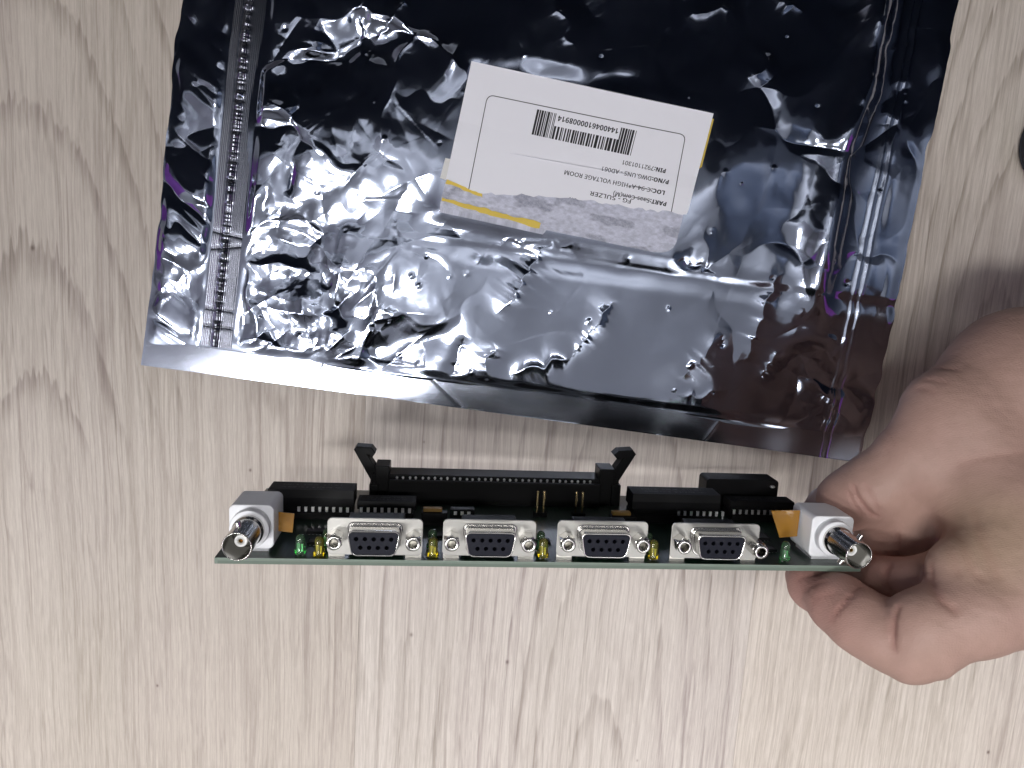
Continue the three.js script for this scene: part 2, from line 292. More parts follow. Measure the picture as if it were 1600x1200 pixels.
{
  const bag = new THREE.Group(); bag.name = 'antistatic_bag'; scene.add(bag);
  const grey = [0.385, 0.43, 0.54];
  const film = (s, t) => {
    const w = 0.94 + 0.1 * fbm(s / 30, t / 30, 25, 2);
    return grey.map((c) => c * w);
  };
  const filmM = new THREE.MeshPhysicalMaterial({ color: 0xffffff, vertexColors: true, metalness: 1, roughness: 0.105, side: THREE.DoubleSide });
  mesh('bag_film', bagSheet(0, 345, 0, 250, 780, 560, bagHeight, film), filmM, bag);
  mesh('bag_underside', bagSheet(0.6, 344.4, 0.6, 249.4, 40, 30, () => 0.3), std(grey, 0.15, 1, { side: THREE.DoubleSide }), bag);
  // woven-looking welded strip along the bottom
  const weave = pixelMap(256, 256, (x, y) => { const v = 128 + 55 * Math.sin(x * Math.PI / 8) * Math.sin(y * Math.PI / 8) + 50 * (hash(x, y, 3) - 0.5); return [v, v, v]; }, { srgb: false, repeat: true });
  weave.repeat.set(9, 9);
  const sealM = std([0.36, 0.39, 0.47], 0.14, 1, { bumpMap: weave, bumpScale: 0.00003, side: THREE.DoubleSide });
  mesh('bottom_weld', bagSheet(1.2, 343.5, 0.5, 12.6, 420, 18, (s, t) => lerp(1.9, 1.05, smooth(110, 150, s)) + (lerp(-0.075 + 0.06 * smooth(38, 60, s), 0.065, smooth(112, 150, s)) - 0.065 * smooth(252, 285, s)) * t + 0.35 * noise(s / 55, t / 90, 17) + 0.10 * noise(s / 17 + t / 30, t / 40, 18) + 0.9 * Math.exp(-(((s - 46) / 24) ** 2)) * t / 13 + 0.35 * Math.exp(-Math.abs(s - 79 - t * 0.3) / 1.6) * (t / 13) + 0.25 * Math.exp(-Math.abs(s - 152 + t * 1.3) / 1.2) + 0.25 * Math.exp(-Math.abs(s - 268 - t * 0.5) / 0.8)), sealM, bag);
  // ribbed zip strip with its crushed bead
  const ribs = (s, t) => {
    const d = s - zipS(t), rib = Math.abs(((d / 0.85) % 1 + 1) % 1 - 0.5) * 0.36;
    const bead = 1.5 * Math.exp(-(((d + 0.4) / 1.5) ** 2)) * (0.75 + 0.5 * noise(t / 2.2, 3, 19) + 0.2 * noise(t / 0.9, 5, 20)), groove = -0.45 * Math.exp(-(((d + 2.6) / 0.6) ** 2));
    return bagHeight(zipS(t), t, 0) + 1.0 + rib + bead + groove - 0.12 * d * d / 12 + 0.35 * noise(t / 40, 1, 22) - 0.4 * Math.exp(-Math.abs(t - 60 - d * 0.2) / 0.5) - 0.4 * Math.exp(-Math.abs(t - 66 + d * 0.1) / 0.5) - 0.35 * Math.exp(-Math.abs(t - 31) / 0.5) - 0.35 * Math.exp(-Math.abs(t - 23) / 0.5);
  };
  mesh('zip_strip', bagSheet((t) => zipS(t) - 7, (t) => zipS(t) + 7, 13.5, 249, 110, 620, ribs), std([0.25, 0.265, 0.31], 0.24, 1, { side: THREE.DoubleSide }), bag);
  tag(bag, 'crumpled silver grey anti-static bag with a zip strip, lying on the wooden table', 'bag');
}

// ---------------------------------------------------------------- the torn paper label on the bag
{
  const label = new THREE.Group(); label.name = 'paper_label'; scene.add(label);
  const { u, v, lu, lv } = labelFrame, basis = new THREE.Matrix4().makeBasis(u, V3(0, 1, 0), v.clone().addScaledVector(u, -u.dot(v)).normalize());
  const skew = u.dot(v);
  // label-local: a along the top edge (0..1), b down the sheet (0..1) -> world
  const place = (a, b, h) => LABEL.tl.clone().addScaledVector(u, a * lu).addScaledVector(v, b * lv).setY(h);
  const R = rng(5);
  function sheet(outline, h0, h1, uvs = true) {      // a thin sheet with a real edge, gently curled
    const shape = poly(outline.map(([a, b]) => [a, 1 - b]));
    const base = new THREE.ShapeGeometry(shape), tri = [];
    // cut finely so that it can bend: clip a grid by the outline is overkill, so split edges of the fan instead
    let g = base.toNonIndexed();
    for (let k = 0; k < 3; k++) { const p = g.attributes.position, out = []; for (let i = 0; i < p.count; i += 3) { const A = V3().fromBufferAttribute(p, i), Bq = V3().fromBufferAttribute(p, i + 1), C = V3().fromBufferAttribute(p, i + 2); const ab = A.clone().lerp(Bq, 0.5), bc = Bq.clone().lerp(C, 0.5), ca = C.clone().lerp(A, 0.5); for (const w of [A, ab, ca, ab, Bq, bc, ca, bc, C, ab, bc, ca]) out.push(w.x, w.y, w.z); } g = new THREE.BufferGeometry(); g.setAttribute('position', new THREE.Float32BufferAttribute(out, 3)); }
    const pos = [], uv = [];
    const lift = (a, b) => 0.0017 * (a - 0.5) * (a - 0.5) * 4 * (b > 0.5 ? 1 : 0.7) + 0.0004 * Math.sin(a * 5 + b * 3);
    const put = (a, b, h) => { const w = place(a, b, h + lift(a, b)); pos.push(w.x, w.y, w.z); uv.push(a, 1 - b); };
    const p = g.attributes.position;
    for (let i = 0; i < p.count; i += 3) {
      for (const j of [0, 1, 2]) put(p.getX(i + j), 1 - p.getY(i + j), h1);
      for (const j of [2, 1, 0]) put(p.getX(i + j), 1 - p.getY(i + j), h0);
    }
    for (let i = 0; i < outline.length; i++) {
      const [a, b] = outline[i], [c, d] = outline[(i + 1) % outline.length];
      put(a, b, h0); put(c, d, h0); put(c, d, h1); put(a, b, h0); put(c, d, h1); put(a, b, h1);
    }
    const out = new THREE.BufferGeometry();
    out.setAttribute('position', new THREE.Float32BufferAttribute(pos, 3)); out.setAttribute('uv', new THREE.Float32BufferAttribute(uv, 2)); out.computeVertexNormals();
    return out;
  }
  const torn = (a0, b0, a1, b1, n, amp, k) => Array.from({ length: n + 1 }, (_, i) => { const f = i / n; return [lerp(a0, a1, f), lerp(b0, b1, f) + amp * (noise(i * 0.7, 1, k) + 0.6 * noise(i * 0.23, 2, k)) * (i > 0 && i < n ? 1 : 0.2)]; });
  // the print, read from the other side of the table: black frame, bar code, four lines
  const CW = 1536, CH = 928, canvas = document.createElement('canvas'); canvas.width = CW; canvas.height = CH;
  const c = canvas.getContext('2d');
  c.fillStyle = '#f1f1f5'; c.fillRect(0, 0, CW, CH);
  const Q = (a, b) => [a * CW, b * CH];
  c.strokeStyle = '#0c0c10'; c.lineWidth = 4.6; c.beginPath();
  c.moveTo(...Q(0.10, 0.90)); c.lineTo(...Q(0.092, 0.235)); c.quadraticCurveTo(...Q(0.094, 0.192), ...Q(0.118, 0.19)); c.lineTo(...Q(0.885, 0.176)); c.quadraticCurveTo(...Q(0.912, 0.176), ...Q(0.914, 0.215)); c.lineTo(...Q(0.935, 0.72)); c.stroke();
  const bar = rng(914); c.fillStyle = '#0a0a0e';
  const x0 = 0.30 * CW, x1 = 0.715 * CW, y0 = 0.215 * CH, y1 = 0.385 * CH;
  for (let x = x0; x < x1;) { const w = 4.4 * (1 + Math.floor(bar() * 3.1)), gap = 4.4 * (1 + Math.floor(bar() * 1.8)); c.fillRect(x, y0, Math.min(w, x1 - x), y1 - y0); x += w + gap; }
  const text = (str, a, b, size, bold) => { c.save(); c.translate(a * CW, b * CH); c.rotate(Math.PI + (-0.012)); c.font = `${bold ? 'bold ' : ''}${size}px sans-serif`; c.fillStyle = '#0c0c10'; c.textBaseline = 'alphabetic'; c.fillText(str, 0, 0); const w = c.measureText(str).width; c.restore(); return a - w / CW; };
  c.fillStyle = '#f1f1f5'; c.fillRect(0.382 * CW, 0.20 * CH, 0.268 * CW, 0.098 * CH);
  { c.save(); c.translate(0.644 * CW, 0.226 * CH); c.rotate(Math.PI); c.font = 'bold 47px sans-serif'; c.fillStyle = '#0a0a0e'; const w = c.measureText('1440046100008914').width; c.scale(0.255 * CW / w, 1); c.fillText('1440046100008914', 0, 0); c.restore(); }
  const line = (head, rest, a, b, width, strike) => { c.save(); c.translate(a * CW, b * CH); c.rotate(Math.PI); c.fillStyle = '#0c0c10'; c.font = 'bold 36px sans-serif'; const hw = c.measureText(head).width; c.font = '36px sans-serif'; const k = width * CW / (hw + c.measureText(rest).width); c.scale(k, 1); c.font = 'bold 36px sans-serif'; c.fillText(head, 0, 0); c.font = '36px sans-serif'; c.fillText(rest, hw, 0); c.strokeStyle = '#0c0c10'; c.lineWidth = 0.9; c.strokeText(rest, hw, 0); c.lineWidth = 1.2; c.font = 'bold 36px sans-serif'; c.strokeText(head, 0, 0); c.font = '36px sans-serif'; if (strike) c.fillRect(hw, -13, c.measureText(rest).width * strike, 3); c.restore(); };
  line('PIN:', '7921101301', 0.872, 0.425, 0.185, 0);
  line('P/NO:', 'DWG.UNS - AD061', 0.895, 0.495, 0.285, 0);
  line('LOC:', 'C-94-A*HIGH VOLTAGE ROOM', 0.890, 0.572, 0.425, 0.25);
  line('PART:', 'Saas-Com(M)', 0.908, 0.645, 0.225, 0.75);
  line('', 'FG - SULZER', 0.765, 0.675, 0.175, 0);
  line('', 'UN', 0.545, 0.745, 0.035, 0);
  const print = new THREE.CanvasTexture(canvas); print.colorSpace = THREE.SRGBColorSpace;
  const paper = std([0.98, 0.98, 1.0], 0.6, 0, { map: print });
  const fibre = pixelMap(512, 512, (x, y) => { const n = fbm(x / 9, y / 9, 61, 4), f = hash(x, y, 62), st = smooth(0.12, 0.35, fbm(x / 55, y / 40, 64, 3)) * (0.5 + 0.5 * hash(x >> 1, y >> 1, 65)); const v = 206 + 28 * n + 16 * (f - 0.5) - 44 * st; return [v - 4, v - 2, v + 10]; });
  const fuzzy = std([0.94, 0.94, 0.97], 0.95, 0, { map: fibre, bumpMap: fibre, bumpScale: 0.0002 });
  const yellow = std([0.74, 0.55, 0.10], 0.8);
  // from the bottom up: back liner, yellow liner peeking out on the right, torn backing, printed face sheet
  const H = 0.0053;
  mesh('yellow_liner', sheet([[0.3, 0.02], [1.010, 0.03], [1.012, 0.36], [0.985, 0.40], [0.3, 0.6]], H, H + 0.0004), yellow, label);
  mesh('torn_backing', sheet([[0.012, 0.55], [0.985, 0.5], [0.988, 0.90], [0.982, 0.94], [0.966, 0.972], [0.94, 0.99], [0.905, 1.0], [0.45, 1.0], [0.44, 1.035], [0.0, 1.03], [-0.004, 0.93]], H + 0.0005, H + 0.0010), fuzzy, label).userData.label = 'grey fuzzy torn lower layer';
  mesh('torn_strip', sheet([[0.0, 0.925], ...torn(0.0, 0.925, 0.42, 0.96, 26, 0.008, 7), [0.42, 1.0], ...torn(0.42, 0.998, 0.0, 0.95, 26, 0.006, 8)], H + 0.0011, H + 0.0013), yellow, label).userData.label = 'yellow torn strip along the lower edge';
  mesh('torn_strip', sheet([...torn(0.005, 0.80, 0.155, 0.835, 12, 0.006, 9), [0.16, 0.875], ...torn(0.155, 0.865, 0.0, 0.83, 12, 0.006, 10)], H + 0.0014, H + 0.0016), yellow, label).userData.label = 'short yellow torn strip at the left edge';
  mesh('paper_tab', sheet([[-0.022, 0.66], [0.02, 0.66], [0.03, 0.815], [-0.026, 0.80]], H + 0.0002, H + 0.0005), std([0.75, 0.74, 0.72], 0.8), label);
  mesh('printed_sheet', sheet([[0, 0], [1, 0], [1.0, 0.66], ...torn(0.998, 0.70, 0.5, 0.75, 30, 0.012, 3), ...torn(0.49, 0.755, 0.14, 0.845, 20, 0.010, 4), ...torn(0.13, 0.84, 0.0, 0.80, 8, 0.006, 6)], H + 0.0017, H + 0.0020), paper, label);
  tag(label, 'torn white paper label with a bar code and upside-down print lying on the silver bag', 'label');
}

// ---------------------------------------------------------------- the circuit board, seen along its surface from its connector edge
// board axes in mm: x along the front edge, y out of the component side, z from the back edge to the front edge (0)
const board = new THREE.Group(); board.name = 'circuit_board'; scene.add(board);
const BX = V3(0.99494419, -0.08716586, 0.04988166), BY = V3(0.0500722, 0, -0.9987456), BZ = V3(0.0870565, 0.9961938, 0.0043646);
new THREE.Matrix4().makeBasis(BX, BY, BZ).setPosition(-0.09543719, 0.12594325, 0.09636993).decompose(board.position, board.quaternion, board.scale);
const boardPoint = (x, y, z) => V3(-0.09543719, 0.12594325, 0.09636993).addScaledVector(BX, x * MM).addScaledVector(BY, y * MM).addScaledVector(BZ, z * MM);
{
  tag(board, 'green circuit board held on edge by a hand, four sockets along its front', 'circuit board');
  const W = 217.7, D = 74;
  const mask = pixelMap(1024, 512, (x, y) => {
    const g = Math.abs(((x / 7) % 1) - 0.5) < 0.13 && noise(x / 60, y / 90, 3) > 0.1 ? 1 : 0, h = Math.abs(((y / 9) % 1) - 0.5) < 0.14 && noise(x / 90, y / 40, 4) > 0.25 ? 1 : 0, n = 8 * (hash(x, y, 5) - 0.5);
    const k = Math.max(g, h); return [9 + 9 * k + n * 0.5, 34 + 20 * k + n * 0.5, 22 + 10 * k + n * 0.5];
  });
  const maskM = new THREE.MeshPhysicalMaterial({ map: mask, roughness: 0.35, clearcoat: 0.6, clearcoatRoughness: 0.15 });
  const edgeTex = pixelMap(512, 32, (x, y) => { const n = fbm(x / 5, y / 4, 8, 3), k = 40 * n + 16 * (hash(x, y, 9) - 0.5); return [122 + k, 136 + k, 124 + k]; });
  const edgeM = std([0.9, 0.9, 0.9], 0.7, 0, { map: edgeTex });
  const g = box(0.05, W - 0.05, 1.02, 1.06, -D + 0.05, -0.05);
  { const p = g.attributes.position, uv = g.attributes.uv; for (let i = 0; i < p.count; i++) uv.setXY(i, p.getX(i) / W, (p.getZ(i) + D) / D); }
  part('solder_mask', g, maskM, board);
  part('laminate', extrude(roundRect(W, 2.0, 0.15, W / 2, 0), -D, 0, 0), edgeM, board);
  part('rear_mask', box(0.3, W - 0.3, -1.06, -1.02, -D + 0.3, -0.3), maskM, board);

  const nickel = std([0.70, 0.68, 0.62], 0.30, 1), nickelBright = std([0.62, 0.61, 0.585], 0.17, 1), plastic = (c, r) => new THREE.MeshPhysicalMaterial({ color: new THREE.Color(...c), roughness: r, specularIntensity: 0.35 }), black = plastic([0.004, 0.004, 0.0045], 0.4), matteBlack = plastic([0.005, 0.005, 0.006], 0.5), navyInsert = plastic([0.010, 0.011, 0.019], 0.5), solder = std([0.86, 0.86, 0.86], 0.38, 1), gold = std([0.85, 0.66, 0.34], 0.22, 1);
  const stampTex = pixelMap(512, 256, (x, y) => { const n = fbm(x / 70, y / 50, 6, 4), k = 16 * n + 9 * (hash(x, y, 7) - 0.5), s = smooth(0.25, 0.5, fbm(x / 30, y / 30, 12, 3)); return [231 + k - 10 * s, 229 + k - 12 * s, 225 + k - 16 * s]; });
  const flangeM = std([0.45, 0.45, 0.44], 0.38, 1, { map: stampTex });
  // D-shaped outline, wide side up
  function dShape(w, h, r, cx, cy, hl) {
    const k = h * Math.tan(10 * Math.PI / 180) / 1, pts = [[-w / 2, h / 2], [-w / 2 + k, -h / 2], [w / 2 - k, -h / 2], [w / 2, h / 2]], s = hl ? new THREE.Path() : new THREE.Shape(), n = pts.length;
    for (let i = 0; i < n; i++) {
      const p = new THREE.Vector2(...pts[i]), a = new THREE.Vector2(...pts[(i + n - 1) % n]).sub(p).setLength(r).add(p), b = new THREE.Vector2(...pts[(i + 1) % n]).sub(p).setLength(r).add(p);
      i ? s.lineTo(cx + a.x, cy + a.y) : s.moveTo(cx + a.x, cy + a.y);
      s.quadraticCurveTo(cx + p.x, cy + p.y, cx + b.x, cy + b.y);
    }
    s.closePath(); return s;
  }
  const conn = (cx, cy, tilt, words) => {
    const g = new THREE.Group(); g.name = 'serial_socket'; board.add(g); g.userData.label = words;
    const fl = roundRect(30.8, 12.5, 1.6, cx, cy); fl.holes.push(hole(cx - 12.5, cy, 1.5), hole(cx + 12.5, cy, 1.5));
    part('flange', extrude(fl, -2.0, -1.2, 0.12), flangeM, g);
    const base = dShape(18.6, 10.1, 2.6, cx, cy); base.holes.push(dShape(16.4, 8.0, 2.0, cx, cy, true));
    const mid = dShape(17.6, 9.1, 2.3, cx, cy); mid.holes.push(dShape(16.3, 7.9, 2.0, cx, cy, true));
    const rim = dShape(17.0, 8.5, 2.1, cx, cy); rim.holes.push(dShape(16.0, 7.5, 1.9, cx, cy, true));
    part('shell', [extrude(base, -1.2, -0.6, 0.25), extrude(mid, -0.8, 0.3, 0.3), extrude(rim, 0, 5.0, 0.22)], nickelBright, g);
    const ins = dShape(15.9, 7.4, 1.8, cx, cy);
    for (let i = 0; i < 5; i++) ins.holes.push(hole(cx + (i - 2) * 2.77, cy + 1.42, 0.68));
    for (let i = 0; i < 4; i++) ins.holes.push(hole(cx + (i - 1.5) * 2.77, cy - 1.42, 0.68));
    part('insert', [extrude(ins, 1.0, 4.75, 0.1, 16), extrude(dShape(15.9, 7.4, 1.8, cx, cy), -1.5, 1.0)], navyInsert, g);
    for (const sgn of [-1, 1]) {
      const hx = new THREE.Shape(); for (let i = 0; i < 6; i++) { const a = i * Math.PI / 3 + tilt * (sgn > 0 ? 1 : 0.3) + Math.PI / 6, x = 2.75 * Math.cos(a), y = 2.75 * Math.sin(a); i ? hx.lineTo(x, y) : hx.moveTo(x, y); }
      hx.holes.push(hole(0, 0, 1.35));
      const long = sgn > 0 && cx > 150 ? 3.2 : 0;
      part('jackscrew', [extrude(hx, -1.2, 3.6 + long, 0.18), latheZ([[2.4, 3.5 + long], [2.4, 4.9 + long], [2.1, 5.2 + long], [1.55, 5.2 + long], [1.3, 4.9 + long], [1.3, 0]])].map((q) => q.translate(cx + sgn * 12.5, cy, 0)), nickelBright, g);
    }
    part('socket_body', [box(cx - 9.2, cx + 9.2, 2.6, 13.4, -11, -2.05, 0.5)], black, g);
    for (const sgn of [-1, 1]) part('bracket', [box(cx + sgn * 12.5 - 2.4, cx + sgn * 12.5 + 2.4, 0.25, 0.8, -10, -2.1), box(cx + sgn * 12.5 - 2.6, cx + sgn * 12.5 + 2.6, 0.3, 11, -2.7, -2.1)], nickel, g);
    for (let i = 0; i < 5; i++) part('pin', box(cx + (i - 2) * 2.77 - 0.3, cx + (i - 2) * 2.77 + 0.3, 0.1, 8.5, -12.2, -11.6), solder, g);
  };
  conn(50.7, 8.4, 0.1, 'serial socket nearest the left white connector'); conn(88.1, 8.6, 0.5, 'second serial socket from the left'); conn(126.1, 8.9, 0.2, 'third serial socket from the left'); conn(165.1, 8.8, 0.35, 'serial socket nearest the right white connector, one long screw');

  // coaxial connectors
  const white = std([0.85, 0.86, 0.88], 0.45), dielectric = std([0.8, 0.8, 0.78], 0.4);
  const coax = (cx, w, a, words) => {
    const g = new THREE.Group(); g.name = 'coaxial_connector'; board.add(g); g.userData.label = words;
    const cy = 10.3, y0 = 2.5, y1 = 17.4;
    part('housing', [extrude(roundRect(w, y1 - y0, 2.0, cx, (y0 + y1) / 2), -19.5, -4.2, 0.4), box(cx - w / 2 + 2, cx + w / 2 - 2, 0.3, 3, -18, -6)], white, g);
    part('collar', latheZ([[0, -4.3], [6.3, -4.3], [6.3, -1.2], [6.0, -0.8], [0, -0.8]], 48).translate(cx, cy, 0), white, g);
    part('barrel', latheZ([[5.0, -0.9], [5.0, 1.0], [4.55, 1.4], [4.55, 13.6], [4.4, 14.0], [4.15, 14.0], [4.05, 13.7], [4.05, 2.0], [0, 2.0]], 48).translate(cx, cy, 0), nickelBright, g);
    part('dielectric', latheZ([[2.0, 2], [2.0, 9.0], [1.8, 9.2], [0.75, 9.2], [0.7, 6.0], [0, 6.0]], 32).translate(cx, cy, 0), dielectric, g);
    part('centre_contact', latheZ([[0.68, 5.5], [0.68, 9.0], [0.42, 9.1], [0.4, 6.2], [0, 6.2]], 20).translate(cx, cy, 0), gold, g);
    for (const s of [0, Math.PI]) part('bayonet_stud', new THREE.CylinderGeometry(0.95, 0.95, 1.6, 20).rotateZ(a - Math.PI / 2 + s).translate(cx + 5.2 * Math.cos(a + s), cy + 5.2 * Math.sin(a + s), 8.4), nickelBright, g);
  };
  coax(10.6, 14.2, 1.75, 'white and silver coaxial connector at the left end'); coax(208.0, 15.2, 1.0, 'white and silver coaxial connector at the right end by the hand');

  // light-emitting diodes standing between the sockets
  const lensM = (c, a) => new THREE.MeshPhysicalMaterial({ color: new THREE.Color(...c), roughness: 0.08, transmission: 0.9, thickness: 0.003, ior: 1.5, attenuationColor: new THREE.Color(...a), attenuationDistance: 0.004 });
  const greenM = lensM([0.4, 0.66, 0.42], [0.08, 0.38, 0.13]), yellowM = lensM([0.68, 0.66, 0.18], [0.55, 0.46, 0.05]);
  const led = (x, z, m, words, h = 0) => {
    const g = new THREE.Group(); g.name = 'indicator_lamp'; board.add(g); g.userData.label = words;
    const l = [[0, 1.6], [1.95, 1.6], [1.95, 2.7], [1.55, 2.8], [1.5, 6.6]]; for (let i = 1; i <= 6; i++) l.push([1.5 * Math.cos(i * Math.PI / 12), 6.6 + 1.5 * Math.sin(i * Math.PI / 12)]);
    part('lens', lathe(l, 24).translate(x, h, z), m, g);
    part('lead_frame', [box(x - 0.75, x - 0.1, 2.2 + h, 5.2 + h, z - 0.2, z + 0.2), box(x + 0.15, x + 0.6, 2.2 + h, 4.9 + h, z - 0.2, z + 0.2)], solder, g);
    for (const s of [-1, 1]) part('lead', box(x + s * 0.8 - 0.22, x + s * 0.8 + 0.22, 0.1, 1.7 + h, z - 0.22, z + 0.22), solder, g);
  };
  led(26.4, -3.4, greenM, 'green lamp by the left white connector'); led(32.5, -3.2, yellowM, 'yellow lamp left of the first socket', -0.5); led(34.2, -9, greenM, 'green lamp half hidden behind a yellow one');
  led(69.6, -3.3, yellowM, 'yellow lamp between the first and second socket', -0.2); led(106.6, -3.4, yellowM, 'yellow lamp between the second and third socket', 0.1); led(144.6, -3.4, yellowM, 'yellow lamp between the third and fourth socket', 0.1); led(191.4, -3.4, greenM, 'green lamp by the right white connector', 0.2);
  led(69.3, -10, greenM, 'green lamp half hidden behind the yellow lamp of the first gap'); led(106.5, -10, greenM, 'green lamp half hidden behind the yellow lamp of the second gap'); led(144.4, -10, greenM, 'green lamp half hidden behind the yellow lamp of the third gap');

  // dual-in-line chips: body with chamfered sides, pins as pieces of their own
  const printTex = pixelMap(512, 128, (x, y) => { const row = (y > 26 && y < 50) || (y > 74 && y < 98), col = row && hash(x >> 3, y >> 5, 31) > 0.42 && hash(x >> 2, (y >> 2) + 90, 32) > 0.35 && x > 60 && x < 450, n = 6 * (hash(x, y, 33) - 0.5); const v = col ? 62 : 14; return [v + n, v + n, v + n]; });
  const printed = new THREE.MeshPhysicalMaterial({ map: printTex, roughness: 0.55, specularIntensity: 0.35 });
  const pinGeo = (y) => flat([box(-0.55, 0.55, y - 1.6, y + 0.15, -0.14, 0.14, 0.08), box(-0.28, 0.28, 0.05, y - 1.5, -0.12, 0.12), box(-0.55, 0.55, y - 0.05, y + 0.15, -1.0, 0.1)]).scale(MM, MM, MM);
  function dip(x0, x1, y0, y1, z0, z1, n, px0, pitch, name = 'chip', print = true, py = 5.4) {
    const g = new THREE.Group(); g.name = name; board.add(g);
    const ch = 0.5, sh = poly([[z0 + 0.1, y0], [z1 - 0.1, y0], [z1, (y0 + y1) / 2], [z1 - ch, y1], [z0 + ch, y1], [z0, (y0 + y1) / 2]]);
    const bg = new THREE.ExtrudeGeometry(sh, { depth: x1 - x0, bevelEnabled: true, bevelSize: 0.12, bevelThickness: 0.12, bevelOffset: -0.12, bevelSegments: 1 }).rotateY(-Math.PI / 2).scale(-1, 1, 1);
    const q = bg.index ? bg.toNonIndexed() : bg; const pp = q.attributes.position; for (let i = 0; i < pp.count; i += 3) { for (const A of [q.attributes.position, q.attributes.normal, q.attributes.uv]) { for (let c = 0; c < A.itemSize; c++) { const t = A.array[(i + 1) * A.itemSize + c]; A.array[(i + 1) * A.itemSize + c] = A.array[(i + 2) * A.itemSize + c]; A.array[(i + 2) * A.itemSize + c] = t; } } }
    q.scale(1, 1, 1);
    // the extrusion ran along -z before the turn, so it now fills x = 0 .. length with z mirrored back
    q.computeBoundingBox(); const bb = q.boundingBox; q.translate(x0 - bb.min.x, 0, (z0 + z1) / 2 - (bb.min.z + bb.max.z) / 2);
    q.computeVertexNormals();
    part('body', q, matteBlack, g);
    if (print) { const t = box(x0 + 1, x1 - 1, y1 - 0.02, y1 + 0.02, z0 + 1, z1 - 1); part('print', t, printed, g); }
    const pg = pinGeo(py);
    if (n) part('socket', box(x0 + 0.6, x1 - 0.6, 0.9, py - 1.7, z0 - 0.9, z1 + 0.95, 0.2), black, g), part('socket_core', box(x0 + 0.8, x1 - 0.8, py - 1.9, y0 + 0.1, z0 + 0.3, z1 - 0.15), black, g);
    for (const [z, r] of [[z1 + 0.35, 0], [z0 - 0.35, Math.PI]]) for (let i = 0; i < n; i++) { const p = mesh('pin', pg, solder, g); p.position.set((px0 + i * pitch) * MM, 0, z * MM); p.rotation.y = r; }
    return g;
  }
  dip(8.2, 39.4, 5.9, 11.9, -49, -38.4, 8, 19.6, 2.54, 'tall_chip').userData.label = 'tall black block by the left white connector';
  dip(41.0, 62.4, 5.6, 8.6, -45, -36.5, 8, 42.6, 2.54, 'chip', true, 6.2).userData.label = 'black chip right of the tall left block';
  dip(146, 181, 6.4, 12.6, -51, -40.3, 8, 164.6, 2.54, 'tall_chip', true, 6.0).userData.label = 'long tall black block at the right';
    dip(187, 213.5, 5.4, 9.0, -53, -44.5, 10, 188.6, 2.54, 'chip', true, 5.6).userData.label = 'black chip behind the right tape';
  part('relay', [extrude(roundRect(31, 13.6, 1.6, 197, 7.4), -68, -58, 0.4), box(184, 210, 0.2, 1, -67, -59)], matteBlack, board);
    part('relay_screw', new THREE.SphereGeometry(1.1, 14, 10).scale(1, 0.6, 0.8).translate(209.5, 11.6, -57.4), solder, board);

  // wide latched pin header
  const header = new THREE.Group(); header.name = 'pin_header'; board.add(header);
  part('header_body', [box(44, 145, 0.2, 12.0, -72, -61.2, 0.4), box(51, 137, 0.2, 10.7, -59.4, -57.6, 0.3), box(45.4, 51.1, 0.3, 15.5, -71, -60.6, 0.4), box(136.8, 143.2, 0.3, 16.4, -71, -60.6, 0.4), box(43.2, 47, 0.3, 8, -71, -60, 0.4), box(142, 146, 0.3, 10, -71, -60, 0.4)], black, header);
  const hp = flat([box(-0.32, 0.32, 0.1, 10.9, -0.32, 0.32), new THREE.SphereGeometry(0.55, 10, 8).translate(0, 11.1, 0.1)]).scale(MM, MM, MM);
  for (let i = 0; i < 32; i++) { const m = mesh('header_pin', hp, solder, header); m.position.set((54.2 + i * 2.54) * MM, 0.0002 * (hash(i, 3, 2) - 0.5), -0.0603); m.rotation.z = 0.03 * (hash(i, 1, 1) - 0.5); m.rotation.x = 0.06 * (hash(i, 2, 1) - 0.5); }
  part('latch', extrude(poly([[36.6, 21.4], [37.6, 22.8], [43.6, 22.5], [45.3, 20.4], [43.9, 18.2], [42.8, 18.6], [42.9, 19.4], [42.0, 19.5], [46.2, 13.2], [49.6, 9.5], [49.2, 4], [43.6, 5.2], [43.4, 9.2]]), -69, -62.5, 0.35), black, header);
  part('latch', extrude(poly([[152.0, 22.6], [150.6, 24.4], [144.6, 23.9], [142.6, 22.0], [144.3, 20.1], [145.6, 20.2], [146.6, 20.9], [142.6, 14.6], [139.2, 10], [139.8, 4.4], [145.4, 6], [145.6, 11]]), -69, -62.5, 0.35), black, header);
  for (const x of [109.6, 124.9]) { const j = new THREE.Group(); j.name = 'jumper_header'; board.add(j); part('jumper_block', box(x - 1.3, x + 3.9, 0.2, 2.7, -47.4, -44.8, 0.2), black, j); for (const d of [0, 2.54]) part('jumper_pin', [box(x + d - 0.33, x + d + 0.33, 0.2, 10.6, -46.4, -45.8), new THREE.SphereGeometry(0.5, 10, 8).translate(x + d, 10.7, -46.1)], gold, j); }

  // tape, small parts
  const tape = new THREE.MeshPhysicalMaterial({ color: new THREE.Color(0.42, 0.2, 0.02), roughness: 0.2, transmission: 0.35, thickness: 0, side: THREE.DoubleSide });
  part('tape', extrude(poly([[18.0, 13.2], [23.2, 12.7], [22.6, 6.1], [18.0, 6.5]]), -10.1, -10.0), tape, board).userData.label = 'amber tape beside the left white connector';
  part('tape', extrude(poly([[188.8, 16.4], [199.5, 16.8], [199.5, 7.0], [193.0, 6.4]]), -12.1, -12.0), tape, board).userData.label = 'amber tape beside the right white connector';
  const ochre = std([0.38, 0.22, 0.05], 0.5);
  for (const [x0, x1] of [[65.5, 72.5], [137, 144]]) { const c = new THREE.Group(); c.name = 'capacitor'; board.add(c); part('capacitor_body', box(x0 - 0.6, x1 + 2, 0.3, 5.8, -37, -33, 0.4), black, c); part('capacitor_top', box(x0, x1, 5.9, 7.2, -36.5, -34, 0.2), ochre, c); }
